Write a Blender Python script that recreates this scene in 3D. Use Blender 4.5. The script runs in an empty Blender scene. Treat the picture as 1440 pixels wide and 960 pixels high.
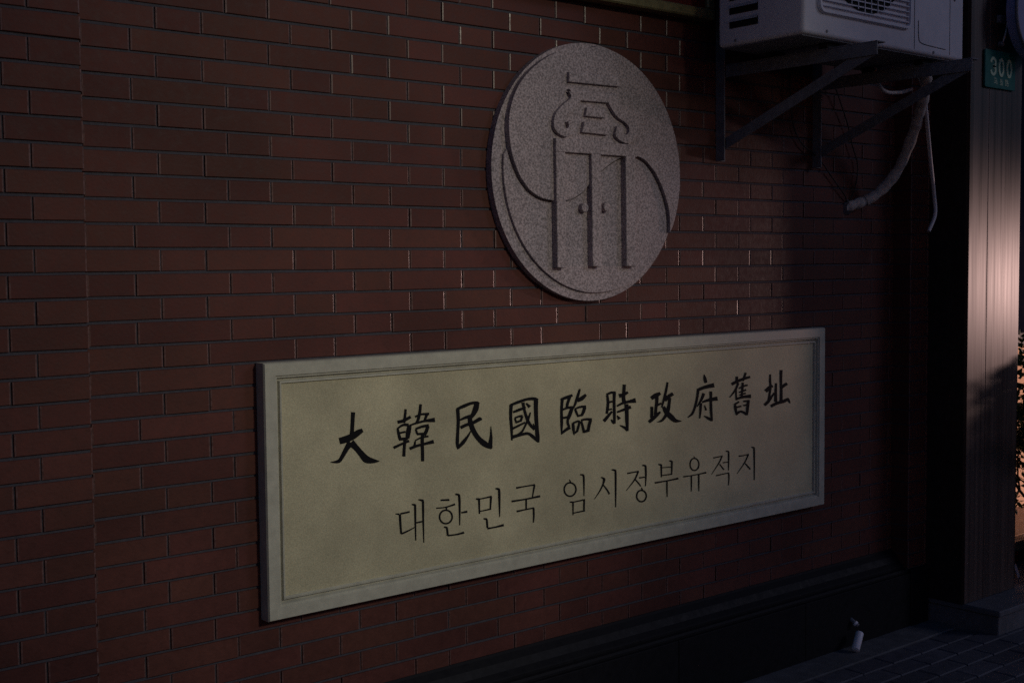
import bpy, bmesh, math, random
from mathutils import Vector, Matrix
random.seed(7)
SC = bpy.context.scene
COL = SC.collection
# ---------------------------------------------------------------- camera
CAM = (0.0, -3.1345, 1.5829)
YAW, PITCH, ROLL = 0.69846, -0.06033, -0.00924
def camera():
    cy, sy, cp, sp = math.cos(YAW), math.sin(YAW), math.cos(PITCH), math.sin(PITCH)
    fwd = Vector((sy*cp, cy*cp, sp)); right = Vector((cy, -sy, 0)); up = right.cross(fwd)
    r = right*math.cos(ROLL) + up*math.sin(ROLL); u = up*math.cos(ROLL) - right*math.sin(ROLL)
    cd = bpy.data.cameras.new('camera'); cd.sensor_width = 36; cd.lens = 44.351
    cd.clip_start = 0.05; cd.clip_end = 500
    co = bpy.data.objects.new('camera', cd); COL.objects.link(co)
    co.matrix_world = Matrix(((r.x, u.x, -fwd.x, CAM[0]), (r.y, u.y, -fwd.y, CAM[1]), (r.z, u.z, -fwd.z, CAM[2]), (0, 0, 0, 1)))
    SC.camera = co
camera()
# ---------------------------------------------------------------- night sky, moon-dim sun, street light
W = bpy.data.worlds.new('World'); SC.world = W; W.use_nodes = True
wn = W.node_tree; bg = wn.nodes['Background']
sky = wn.nodes.new('ShaderNodeTexSky'); sky.sky_type = 'NISHITA'; sky.sun_disc = False
sky.sun_elevation = math.radians(0.5); sky.sun_rotation = math.radians(200)
sky.ozone_density = 4.0
wn.links.new(sky.outputs[0], bg.inputs['Color']); bg.inputs['Strength'].default_value = 0.125
def lamp(name, kind, loc, target, energy, color, **kw):
    d = bpy.data.lights.new(name, kind); d.energy = energy; d.color = color
    for k, v in kw.items(): setattr(d, k, v)
    o = bpy.data.objects.new(name, d); COL.objects.link(o); o.location = loc
    o.rotation_euler = (Vector(target) - Vector(loc)).to_track_quat('-Z', 'Y').to_euler()
    return o
lamp('sun', 'SUN', (6, -6.5, 4.0), (0, 0, 0), 0.20, (0.80, 0.77, 1.0), angle=math.radians(14))
# street lamp behind the photographer
lamp('street_light', 'SPOT', (3.1, -6.0, 3.8), (2.1, 0, 1.46), 335, (1.0, 0.94, 0.74),
     spot_size=math.radians(32), spot_blend=1.0, shadow_soft_size=0.35)
# lit shop front further along the street, raking along the wall from the right
lamp('shop_light', 'SPOT', (9.1, -1.5, 1.42), (5.7, -0.33, 1.42), 215, (1.0, 0.64, 0.57),
     spot_size=math.radians(21), spot_blend=1.0, shadow_soft_size=0.13)
VS = SC.view_settings
VS.view_transform = 'Standard'; VS.look = 'None'; VS.exposure = 0; VS.gamma = 1
SC.cycles.use_denoising = False          # keep the grain of a high-ISO night shot
# ---------------------------------------------------------------- materials
def mat(name, col, rough=0.6, spec=0.5, metal=0.0, noise=0.0, nscale=20, bump=0.0, bscale=80, speck=None, island=0.0,
        stain=0.0, coat=0.0, stretch=(1, 1, 1), emit=None, trans=0.0):
    m = bpy.data.materials.new(name); m.use_nodes = True
    nt = m.node_tree; N = nt.nodes; L = nt.links; b = N['Principled BSDF']
    b.inputs['Roughness'].default_value = rough; b.inputs['Metallic'].default_value = metal
    b.inputs['Specular IOR Level'].default_value = spec; b.inputs['Coat Weight'].default_value = coat
    b.inputs['Transmission Weight'].default_value = trans
    if emit:
        b.inputs['Emission Color'].default_value = (*emit[0], 1); b.inputs['Emission Strength'].default_value = emit[1]
    tc = N.new('ShaderNodeTexCoord'); mp = N.new('ShaderNodeMapping'); mp.inputs['Scale'].default_value = stretch
    geo = N.new('ShaderNodeNewGeometry')
    L.new(geo.outputs['Position'], mp.inputs['Vector']); vec = mp.outputs[0]
    rgb = N.new('ShaderNodeRGB'); rgb.outputs[0].default_value = (*col, 1); cur = rgb.outputs[0]
    def mult(cur, facsock, lo, hi):
        r = N.new('ShaderNodeMapRange'); r.inputs['To Min'].default_value = lo; r.inputs['To Max'].default_value = hi
        L.new(facsock, r.inputs['Value'])
        mx = N.new('ShaderNodeMix'); mx.data_type = 'RGBA'; mx.blend_type = 'MULTIPLY'; mx.inputs['Factor'].default_value = 1
        L.new(cur, mx.inputs['A']); L.new(r.outputs[0], mx.inputs['B']); return mx.outputs['Result']
    if noise:
        n = N.new('ShaderNodeTexNoise'); n.inputs['Scale'].default_value = nscale; n.inputs['Detail'].default_value = 6
        n.inputs['Roughness'].default_value = 0.65; L.new(vec, n.inputs['Vector'])
        r0 = N.new('ShaderNodeMapRange'); r0.inputs['From Min'].default_value = 0.3; r0.inputs['From Max'].default_value = 0.7
        L.new(n.outputs[0], r0.inputs['Value']); cur = mult(cur, r0.outputs[0], 1-noise, 1+noise*0.6)
        rr = N.new('ShaderNodeMapRange'); rr.inputs['To Min'].default_value = max(0.02, rough-0.1); rr.inputs['To Max'].default_value = min(1, rough+0.12)
        L.new(r0.outputs[0], rr.inputs['Value']); L.new(rr.outputs[0], b.inputs['Roughness'])
    if island:
        oi = N.new('ShaderNodeObjectInfo'); ad = N.new('ShaderNodeMath'); ad.operation = 'ADD'
        L.new(oi.outputs['Random'], ad.inputs[0]); L.new(geo.outputs['Random Per Island'], ad.inputs[1])
        fr = N.new('ShaderNodeMath'); fr.operation = 'FRACT'; L.new(ad.outputs[0], fr.inputs[0])
        cur = mult(cur, fr.outputs[0], 1-island, 1+island)
        hs = N.new('ShaderNodeHueSaturation'); hr = N.new('ShaderNodeMapRange')
        hr.inputs['To Min'].default_value = 0.495; hr.inputs['To Max'].default_value = 0.506
        f2 = N.new('ShaderNodeMath'); f2.operation = 'MULTIPLY'; f2.inputs[1].default_value = 7.31; L.new(fr.outputs[0], f2.inputs[0])
        f3 = N.new('ShaderNodeMath'); f3.operation = 'FRACT'; L.new(f2.outputs[0], f3.inputs[0])
        L.new(f3.outputs[0], hr.inputs['Value']); L.new(hr.outputs[0], hs.inputs['Hue']); L.new(cur, hs.inputs['Color']); cur = hs.outputs[0]
    if stain:
        n = N.new('ShaderNodeTexNoise'); n.inputs['Scale'].default_value = 2.3; n.inputs['Detail'].default_value = 5; L.new(vec, n.inputs['Vector'])
        r0 = N.new('ShaderNodeMapRange'); r0.inputs['From Min'].default_value = 0.35; r0.inputs['From Max'].default_value = 0.65
        L.new(n.outputs[0], r0.inputs['Value']); cur = mult(cur, r0.outputs[0], 1-stain, 1.0)
    if speck:
        n = N.new('ShaderNodeTexNoise'); n.inputs['Scale'].default_value = speck[0]; n.inputs['Detail'].default_value = 2; L.new(vec, n.inputs['Vector'])
        cr = N.new('ShaderNodeValToRGB'); e = cr.color_ramp.elements
        e[0].position = 0.34; e[0].color = (speck[1],)*3 + (1,); e[1].position = 0.66; e[1].color = (speck[2],)*3 + (1,)
        L.new(n.outputs[0], cr.inputs[0])
        mx = N.new('ShaderNodeMix'); mx.data_type = 'RGBA'; mx.blend_type = 'MULTIPLY'; mx.inputs['Factor'].default_value = 1
        L.new(cur, mx.inputs['A']); L.new(cr.outputs[0], mx.inputs['B']); cur = mx.outputs['Result']
    L.new(cur, b.inputs['Base Color'])
    if bump:
        n = N.new('ShaderNodeTexNoise'); n.inputs['Scale'].default_value = bscale; n.inputs['Detail'].default_value = 5; L.new(vec, n.inputs['Vector'])
        bp = N.new('ShaderNodeBump'); bp.inputs['Strength'].default_value = bump; bp.inputs['Distance'].default_value = 0.003
        L.new(n.outputs[0], bp.inputs['Height']); L.new(bp.outputs[0], b.inputs['Normal'])
    return m
M = dict(
    brick=mat('red_brick', (0.126, 0.043, 0.033), 0.66, 0.25, noise=0.20, nscale=38, bump=0.35, bscale=110, island=0.13, stain=0.34),
    arris=mat('glint_brick_edge', (0.16, 0.085, 0.075), 0.34, 0.5, noise=0.5, nscale=90),  # paler colour stands in for glints on the upright brick edges
    mortar=mat('dark_mortar', (0.072, 0.070, 0.086), 0.85, 0.3, noise=0.3, nscale=60, bump=0.6, bscale=300),
    panel=mat('cream_stone', (0.64, 0.595, 0.395), 0.72, 0.25, noise=0.14, nscale=7, bump=0.2, bscale=160, stain=0.24, speck=(260, 0.82, 1.1)),
    frame=mat('pale_frame_stone', (0.57, 0.56, 0.455), 0.65, 0.3, noise=0.16, nscale=24, bump=0.15, bscale=200, stain=0.10, speck=(420, 0.88, 1.07)),
    ink=mat('black_paint', (0.012, 0.012, 0.014), 0.85, 0.1, noise=0.2, nscale=200),
    granite=mat('pink_granite', (0.435, 0.365, 0.378), 0.7, 0.4, noise=0.10, nscale=12, bump=0.35, bscale=200, speck=(170, 0.5, 1.3), stain=0.16),
    blackstone=mat('black_granite', (0.010, 0.010, 0.012), 0.6, 0.2, noise=0.3, nscale=30, bump=0.1, bscale=60),
    acwhite=mat('air_conditioner_enamel', (0.80, 0.79, 0.85), 0.45, 0.4, noise=0.07, nscale=14, stain=0.12, bump=0.04, bscale=400),
    dark=mat('dark_void', (0.010, 0.010, 0.012), 0.7, 0.3, noise=0.2),
    steel=mat('weathered_steel', (0.20, 0.20, 0.22), 0.55, 0.4, metal=0.1, noise=0.3, nscale=40, bump=0.2, bscale=120),
    wrap=mat('pipe_wrap', (0.58, 0.53, 0.49), 0.7, 0.3, noise=0.35, nscale=55, bump=0.7, bscale=150),
    tape=mat('grey_tape', (0.42, 0.385, 0.36), 0.6, 0.3, noise=0.3, nscale=60),
    hose=mat('grey_hose', (0.62, 0.59, 0.60), 0.5, 0.4, noise=0.15, nscale=60),
    cable=mat('black_cable', (0.015, 0.015, 0.017), 0.5, 0.4, noise=0.1),
    gold=mat('dull_gilt', (0.30, 0.26, 0.12), 0.45, 0.5, metal=0.3, noise=0.25, nscale=40),
    redboard=mat('dark_red_board', (0.14, 0.02, 0.018), 0.5, 0.4, noise=0.25, nscale=20),
    pillar=mat('brown_clad_panel', (0.060, 0.032, 0.026), 0.38, 0.9, noise=0.55, nscale=42, stretch=(1, 1, 0.012), bump=0.14, bscale=38),
    pillarcore=mat('dark_brown_stone', (0.035, 0.026, 0.024), 0.4, 0.4, noise=0.3, nscale=30),
    green=mat('green_enamel', (0.008, 0.15, 0.12), 0.4, 0.4, noise=0.12, nscale=30),
    plateink=mat('pale_green_white', (0.55, 0.70, 0.48), 0.5, 0.3, noise=0.08),
    bluesign=mat('pale_blue_sign', (0.30, 0.31, 0.52), 0.5, 0.4, noise=0.1),
    step=mat('grey_step_stone', (0.16, 0.16, 0.18), 0.6, 0.4, noise=0.22, nscale=20, bump=0.3, bscale=120, speck=(300, 0.75, 1.15), stain=0.2),
    paver=mat('grey_paver', (0.125, 0.12, 0.14), 0.62, 0.4, noise=0.25, nscale=25, bump=0.5, bscale=140, island=0.16, stain=0.25),
    ground=mat('street_asphalt', (0.05, 0.05, 0.055), 0.85, 0.3, noise=0.3, nscale=12, bump=0.5, bscale=200),
    gutter=mat('gutter_concrete', (0.17, 0.165, 0.17), 0.75, 0.3, noise=0.3, nscale=18, bump=0.5, bscale=140, stain=0.3),
    pvc=mat('white_plastic', (0.86, 0.84, 0.90), 0.4, 0.4, noise=0.06, nscale=60),
    pvcgrey=mat('grey_plastic', (0.20, 0.20, 0.22), 0.5, 0.4, noise=0.15),
    leaf=mat('shrub_leaf', (0.055, 0.12, 0.03), 0.5, 0.4, noise=0.3, nscale=40, island=0.3),
    leaf2=mat('lime_leaf', (0.22, 0.30, 0.04), 0.5, 0.4, noise=0.2, nscale=40, island=0.25),
    bark=mat('dark_twig', (0.035, 0.025, 0.02), 0.8, 0.3, noise=0.3),
    soil=mat('dark_soil', (0.03, 0.02, 0.015), 0.95, 0.2, noise=0.4, nscale=90),
    terracotta=mat('terracotta', (0.42, 0.13, 0.06), 0.65, 0.35, noise=0.2, nscale=40),
    planter=mat('brown_planter', (0.05, 0.03, 0.025), 0.55, 0.4, noise=0.2),
    interior=mat('lit_peach_wall', (0.75, 0.45, 0.3), 0.7, 0.3, noise=0.08, nscale=6, emit=((1.0, 0.42, 0.24), 0.55)),
    sill=mat('window_sill', (0.33, 0.27, 0.21), 0.5, 0.4, noise=0.15),
    winframe=mat('window_frame', (0.045, 0.035, 0.035), 0.4, 0.5, noise=0.15),
    glass=mat('window_glass', (1, 1, 1), 0.02, 0.5, trans=1.0),
    bluepanel=mat('dark_blue_glass', (0.008, 0.012, 0.032), 0.9, 0.04, noise=0.2),
    card=mat('white_card', (0.70, 0.68, 0.74), 0.6, 0.3, noise=0.05),
    redpaint=mat('red_ink', (0.45, 0.03, 0.03), 0.6, 0.3, noise=0.1),
)
# ---------------------------------------------------------------- helpers
class MB:
    def __init__(s): s.v = []; s.f = []; s.sm = False
    def add(s, vs, fs):
        o = len(s.v); s.v += [tuple(v) for v in vs]; s.f += [tuple(i+o for i in f) for f in fs]; return s
    def box(s, x0, x1, y0, y1, z0, z1, c=0.0):
        if not c:
            return s.add([(x, y, z) for z in (z0, z1) for y in (y0, y1) for x in (x0, x1)],
                         [(0, 2, 3, 1), (4, 5, 7, 6), (0, 1, 5, 4), (2, 6, 7, 3), (0, 4, 6, 2), (1, 3, 7, 5)])
        bm = bmesh.new(); bmesh.ops.create_cube(bm, size=1)
        for v in bm.verts: v.co = Vector((x0+(v.co.x+.5)*(x1-x0), y0+(v.co.y+.5)*(y1-y0), z0+(v.co.z+.5)*(z1-z0)))
        bmesh.ops.bevel(bm, geom=list(bm.edges), offset=c, segments=1 if c < 0.012 else 4, affect='EDGES', profile=0.5)
        bm.verts.index_update(); s.add([v.co for v in bm.verts], [[v.index for v in f.verts] for f in bm.faces]); bm.free(); return s
    def tube(s, pts, rad, n=10, cap=True):
        pts = [Vector(p) for p in pts]; k = len(pts); r = rad if isinstance(rad, (list, tuple)) else [rad]*k
        vs = []; t0 = (pts[1]-pts[0]).normalized(); a = t0.orthogonal().normalized()
        for i in range(k):
            t = (pts[min(i+1, k-1)]-pts[max(i-1, 0)]).normalized(); a = (a - t*a.dot(t)).normalized(); b = t.cross(a)
            vs += [pts[i]+(a*math.cos(2*math.pi*j/n)+b*math.sin(2*math.pi*j/n))*r[i] for j in range(n)]
        fs = [(i*n+j, i*n+(j+1) % n, (i+1)*n+(j+1) % n, (i+1)*n+j) for i in range(k-1) for j in range(n)]
        if cap: fs += [tuple(range(n-1, -1, -1)), tuple((k-1)*n+j for j in range(n))]
        return s.add(vs, fs)
    def lathe(s, prof, c, n=28):
        vs = [(c[0]+r*math.cos(2*math.pi*j/n), c[1]+r*math.sin(2*math.pi*j/n), c[2]+z) for r, z in prof for j in range(n)]
        fs = [(i*n+j, i*n+(j+1) % n, (i+1)*n+(j+1) % n, (i+1)*n+j) for i in range(len(prof)-1) for j in range(n)]
        return s.add(vs, fs)
    def prism(s, poly, y0, y1, ch=0.0):
        """outline in the wall's plane (x, z), from back y0 to front y1 (y1 < y0)"""
        n = len(poly); A = sum(poly[i][0]*poly[(i+1) % n][1]-poly[(i+1) % n][0]*poly[i][1] for i in range(n))
        if A < 0: poly = poly[::-1]
        bm = bmesh.new(); vs = [bm.verts.new((x, y1, z)) for x, z in poly]; bf = [bm.verts.new((x, y0, z)) for x, z in poly]
        top = bm.faces.new(vs)
        for i in range(n): bm.faces.new((vs[i], bf[i], bf[(i+1) % n], vs[(i+1) % n]))
        if ch: bmesh.ops.bevel(bm, geom=list(top.edges), offset=ch, segments=2, affect='EDGES', profile=0.5)
        bmesh.ops.recalc_face_normals(bm, faces=bm.faces)
        bm.verts.index_update(); s.add([v.co for v in bm.verts], [[v.index for v in f.verts] for f in bm.faces]); bm.free(); return s
    def mesh(s, name, material, smooth=None):
        me = bpy.data.meshes.new(name); me.from_pydata(s.v, [], s.f); me.materials.append(M[material])
        if smooth: me.shade_smooth(); me.set_sharp_from_angle(angle=math.radians(smooth))
        me.update(); return me
    def build(s, name, material, parent=None, smooth=None):
        return link(name, s.mesh(name, material, smooth), parent)
def link(name, me, parent=None):
    o = bpy.data.objects.new(name, me); COL.objects.link(o)
    if parent:
        o.parent = parent; o.matrix_parent_inverse = Matrix.Identity(4)
        if not o.location.length: o.location = -getattr_base(parent)
    return o
BASE = {}
def getattr_base(p):
    b = Vector((0, 0, 0))
    while p is not None: b = b + p.location; p = p.parent
    return b
def tag(o, label, cat, group=None, kind=None):
    o['label'] = label
    if cat: o['category'] = cat
    if group: o['group'] = group
    if kind: o['kind'] = kind
    return o
def thing(name, label, cat, loc=(0, 0, 0), group=None):
    o = bpy.data.objects.new(name, None); COL.objects.link(o); o.location = loc; o.empty_display_size = 0.05
    return tag(o, label, cat, group)
def struct(name, mb, material, parent=None):
    o = mb.build(name, material, parent)
    if parent is None: o['kind'] = 'structure'
    return o
def spline(pts, n=6):
    P = [Vector(p) for p in pts]; out = []
    for i in range(len(P)-1):
        a, b, c, d = P[max(i-1, 0)], P[i], P[i+1], P[min(i+2, len(P)-1)]
        for k in range(n):
            t = k/n; out.append(0.5*((2*b)+(c-a)*t+(2*a-5*b+4*c-d)*t*t+(3*b-a-3*c+d)*t**3))
    return out+[P[-1]]
def ribbon(mb, rows, sub, ox, oz, y0, y1):
    """a brush stroke: rows of left and right edge points (tenths of a millimetre)"""
    if len(rows) > 2 and sub > 1:
        L = spline([(r[0], r[1], 0) for r in rows], sub); R = spline([(r[2], r[3], 0) for r in rows], sub)
    else:
        L = [Vector((r[0], r[1], 0)) for r in rows]; R = [Vector((r[2], r[3], 0)) for r in rows]
    k = len(L); vs = []
    for y in (y1, y0):
        for l, r in zip(L, R): vs += [(ox+l.x*1e-4, y, oz+l.y*1e-4), (ox+r.x*1e-4, y, oz+r.y*1e-4)]
    fs = []
    for i in range(k-1):
        a, b, c, d = 2*i, 2*i+1, 2*i+3, 2*i+2
        fs += [(a, b, c, d), (a, d, d+2*k, a+2*k), (b, b+2*k, c+2*k, c)]
    fs += [(0, 2*k, 2*k+1, 1), (2*k-2, 2*k-1, 4*k-1, 4*k-2)]
    mb.add(vs, fs)
# ================================================================= ground
struct('street', MB().box(-60, 70, -80, 0.25, -0.35, -0.065), 'ground')
g = MB().box(-6, 12, -0.24, -0.06, -0.3, 0.0, 0.004); gut = struct('gutter_strip', g, 'gutter')
pave = struct('pavement', MB().box(-6, 12, -5.2, -0.2, -0.3, -0.012), 'gutter')
def paver_mesh(w, d):
    j = random.uniform(-.0015, .0015); c = 0.004
    a, b = w/2-.003, d/2-.003
    mb = MB(); vs = [(x, y, -0.03) for x, y in ((-a, -b), (a, -b), (a, b), (-a, b))]+[(x, y, -c+j) for x, y in ((-a, -b), (a, -b), (a, b), (-a, b))]
    vs += [(x, y, j) for x, y in ((-a+c, -b+c), (a-c, -b+c), (a-c, b-c), (-a+c, b-c))]
    return mb.add(vs, [(i, (i+1) % 4, 4+(i+1) % 4, 4+i) for i in range(4)]+[(4+i, 4+(i+1) % 4, 8+(i+1) % 4, 8+i) for i in range(4)]+[(8, 9, 10, 11)])
PV = [paver_mesh(.2, .1) for _ in range(6)]; PVM = [p.mesh('paver', 'paver') for p in PV]
rest = MB()
for r in range(47):
    for c in range(58):
        x = -4.0+c*.2+(.1 if r % 2 else 0); y = -.297-r*.1
        near = (3.4 < x < 5.9 and y > -1.5); k = random.randrange(6)
        a = x*.6; vis = near and (x-3.55)*1.05 > (-.25-y)-.25 and x < 5.7 and y > -1.25
        if x > 4.92 and y > -.36: continue
        if vis:
            o = link('paver', PVM[k], pave); o.location = (x, y, 0); o.rotation_euler.z = random.gauss(0, .012)
        else:
            rest.add([(vx+x, vy+y, vz) for vx, vy, vz in PV[k].v], PV[k].f)
o = rest.build('paver', 'paver', pave); o['kind'] = 'stuff'
# ================================================================= brick wall
P_, JT, ZB = 0.063, 0.0072, 1.32
def brick_mb(w, depth=0.06, h=P_-JT):
    a, b = w/2, h/2; c2 = random.uniform(.0012, .0022); k = random.uniform(.9, 1.12); q = random.uniform(.85, 1.2)
    j = [random.uniform(-.0009, .0009) for _ in range(4)]; f = random.uniform(-.0012, .0006)
    rings = [(0, depth, 0), (0, .0040+f, 0), (.0009, .0012*q+f, c2*.35), (.0044*k, f, c2)]
    vs = [v for ex, y, ez in rings for v in ((-a+ex, y, -b+ez+j[0]), (a-ex, y, -b+ez+j[1]), (a-ex, y, b-ez+j[2]), (-a+ex, y, b-ez+j[3]))]
    return MB().add(vs, [(4*r+i, 4*r+(i+1) % 4, 4*r+4+(i+1) % 4, 4*r+4+i) for r in range(3) for i in range(4)]+[(12, 13, 14, 15)])
def edge(me):
    me.materials.append(M['arris'])                      # ends of the brick face, lightened and glossier to paint in light glints
    for i, p in enumerate(me.polygons):
        if i % 13 in (9, 11): p.material_index = 1
    return me
VAR = {}
def variants(w, depth=0.06):
    k = (round(w, 4), depth)
    if k not in VAR:
        mbs = [brick_mb(w-.0030, depth) for _ in range(6)]; VAR[k] = (mbs, [edge(m.mesh('brick', 'brick')) for m in mbs])
    return VAR[k]
wall = thing('brick_wall', 'dark red brick wall in alternating long and short bricks behind the plaque', 'wall', (3.0, 0, 0))
PER, HD = 0.4004, 0.1305
XL, XR = 1.16, 4.80
slots = []
for c in range(-17, 26):
    z = ZB+c*P_+P_/2; x = 3.4327 if c % 2 == 0 else 3.2325
    for k in range(-8, 6):
        for x0, x1 in ((x+k*PER, x+k*PER+HD), (x+k*PER+HD, x+(k+1)*PER)):
            a, b = max(x0, XL), min(x1, XR)
            if b-a > 0.02: slots.append((c, (a+b)/2, z, b-a))
def shown(x, z, w):
    if 1.70 < x-w/2+.03 and x+w/2-.03 < 4.24 and 0.60 < z-.02 and z+.02 < 1.315: return False     # behind the plaque
    if math.hypot(x-2.94-.03, z-1.888) < 0.33: return False                                          # behind the medallion
    dx, dy = x, 3.1345; yaw = math.atan2(dx, dy)-YAW
    zz = (z-CAM[2])/math.hypot(dx, dy)
    return -0.262 < zz < 0.228 and x > 1.2
vis = sorted([s for s in slots if shown(s[1], s[2], s[3])], key=lambda s: -s[3]*(3.1345/(s[1]**2+3.1345**2)**1.5))
pick = set((s[0], round(s[1], 4)) for s in vis[:300])
rest = MB()
for c, x, z, w in slots:
    mbs, mes = variants(w); k = random.randrange(6); dy = random.uniform(-.0012, .0012); rz = random.gauss(0, .0035)
    if (c, round(x, 4)) in pick:
        o = link('brick', mes[k], wall); o.location = (x-3.0, dy, z); o.rotation_euler = (0, random.gauss(0, .002), rz)
    else:
        rest.add([(vx+x, vy+dy+vx*rz, vz+z) for vx, vy, vz in mbs[k].v], mbs[k].f)
o = rest.build('brick', 'brick', wall); o['kind'] = 'stuff'; edge(o.data)
MB().box(XL-.02, XR+.1, .0047, .24, 0.0, ZB+26*P_).build('mortar', 'mortar', wall)
def pier(label, x0, x1, yf, spec, cx):
    t = thing('brick_pier', label, 'pier', (cx, yf, 0))
    for c in range(-17, 26):
        z = ZB+c*P_+P_/2
        for a, b in spec(c):
            mbs, mes = variants(b-a, 0.11); o = link('brick', mes[random.randrange(6)], t)
            o.location = ((a+b)/2-cx, random.uniform(-.001, .001), z); o.rotation_euler = (0, random.gauss(0, .0015), random.gauss(0, .002))
    MB().box(x0+.006, x1-.006, yf+.0050, 0.2, 0.0, ZB+26*P_).build('mortar', 'mortar', t)
    return t
def left_spec(c):
    e = 1.2075; out = []
    cuts = [e, e-HD, e-HD-.27, e-2*HD-.27, e-2*HD-.54] if c % 2 == 0 else [e, e-.195, e-.195-HD, e-.465-HD, e-.465-2*HD]
    return [(cuts[i+1], cuts[i]) for i in range(len(cuts)-1)]
pier('brick pier standing proud of the wall at the left edge of the picture', 0.42, 1.2075, -0.07, left_spec, 0.8)
pier('narrow brick pier between the wall and the dark clad pillar', 4.795, 5.06, -0.085, lambda c: [(4.795, 4.795+(.1305 if c % 2 else .1305)), (4.9255, 5.06)], 4.93)
# black plinth: moulded top over a plain face, along the wall and round the pier
pl = thing('stone_plinth', 'low black polished stone plinth with moulded top along the foot of the wall', 'plinth', (3, -0.1, 0))
def plinth_run(pts_prof, x0, x1, dy=0.0, cap=True):
    n = len(pts_prof); vs = [(x0, -d-dy, z) for d, z in pts_prof]+[(x1, -d-dy, z) for d, z in pts_prof]
    return [vs, [(i, i+1, n+i+1, n+i) for i in range(n-1)]+[tuple(range(n)), tuple(range(2*n-1, n-1, -1))]]
prof_top = [(-.05, .325), (.004, .325), (.010, .318), (.030, .300), (.045, .276), (.062, .262), (.066, .258), (.066, .250), (.078, .247), (.084, .240), (.084, .232), (-.05, .232)]
MB().add(*plinth_run(prof_top, 1.1, 4.80)).build('moulding', 'blackstone', pl)
MB().box(0.4, 1.24, -.17, .1, 0.005, .30, .004).build('block', 'blackstone', pl)
for i in range(5): MB().box(1.10+i*.74+.0008, 1.10+(i+1)*.74-.0008, -.098-.0006*(i % 2), .05, -.05, .2315, .002).build('block', 'blackstone', pl)
MB().box(4.8015, 4.937, -.1035, .05, -.05, .246, .004).build('block', 'blackstone', pl)
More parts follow.
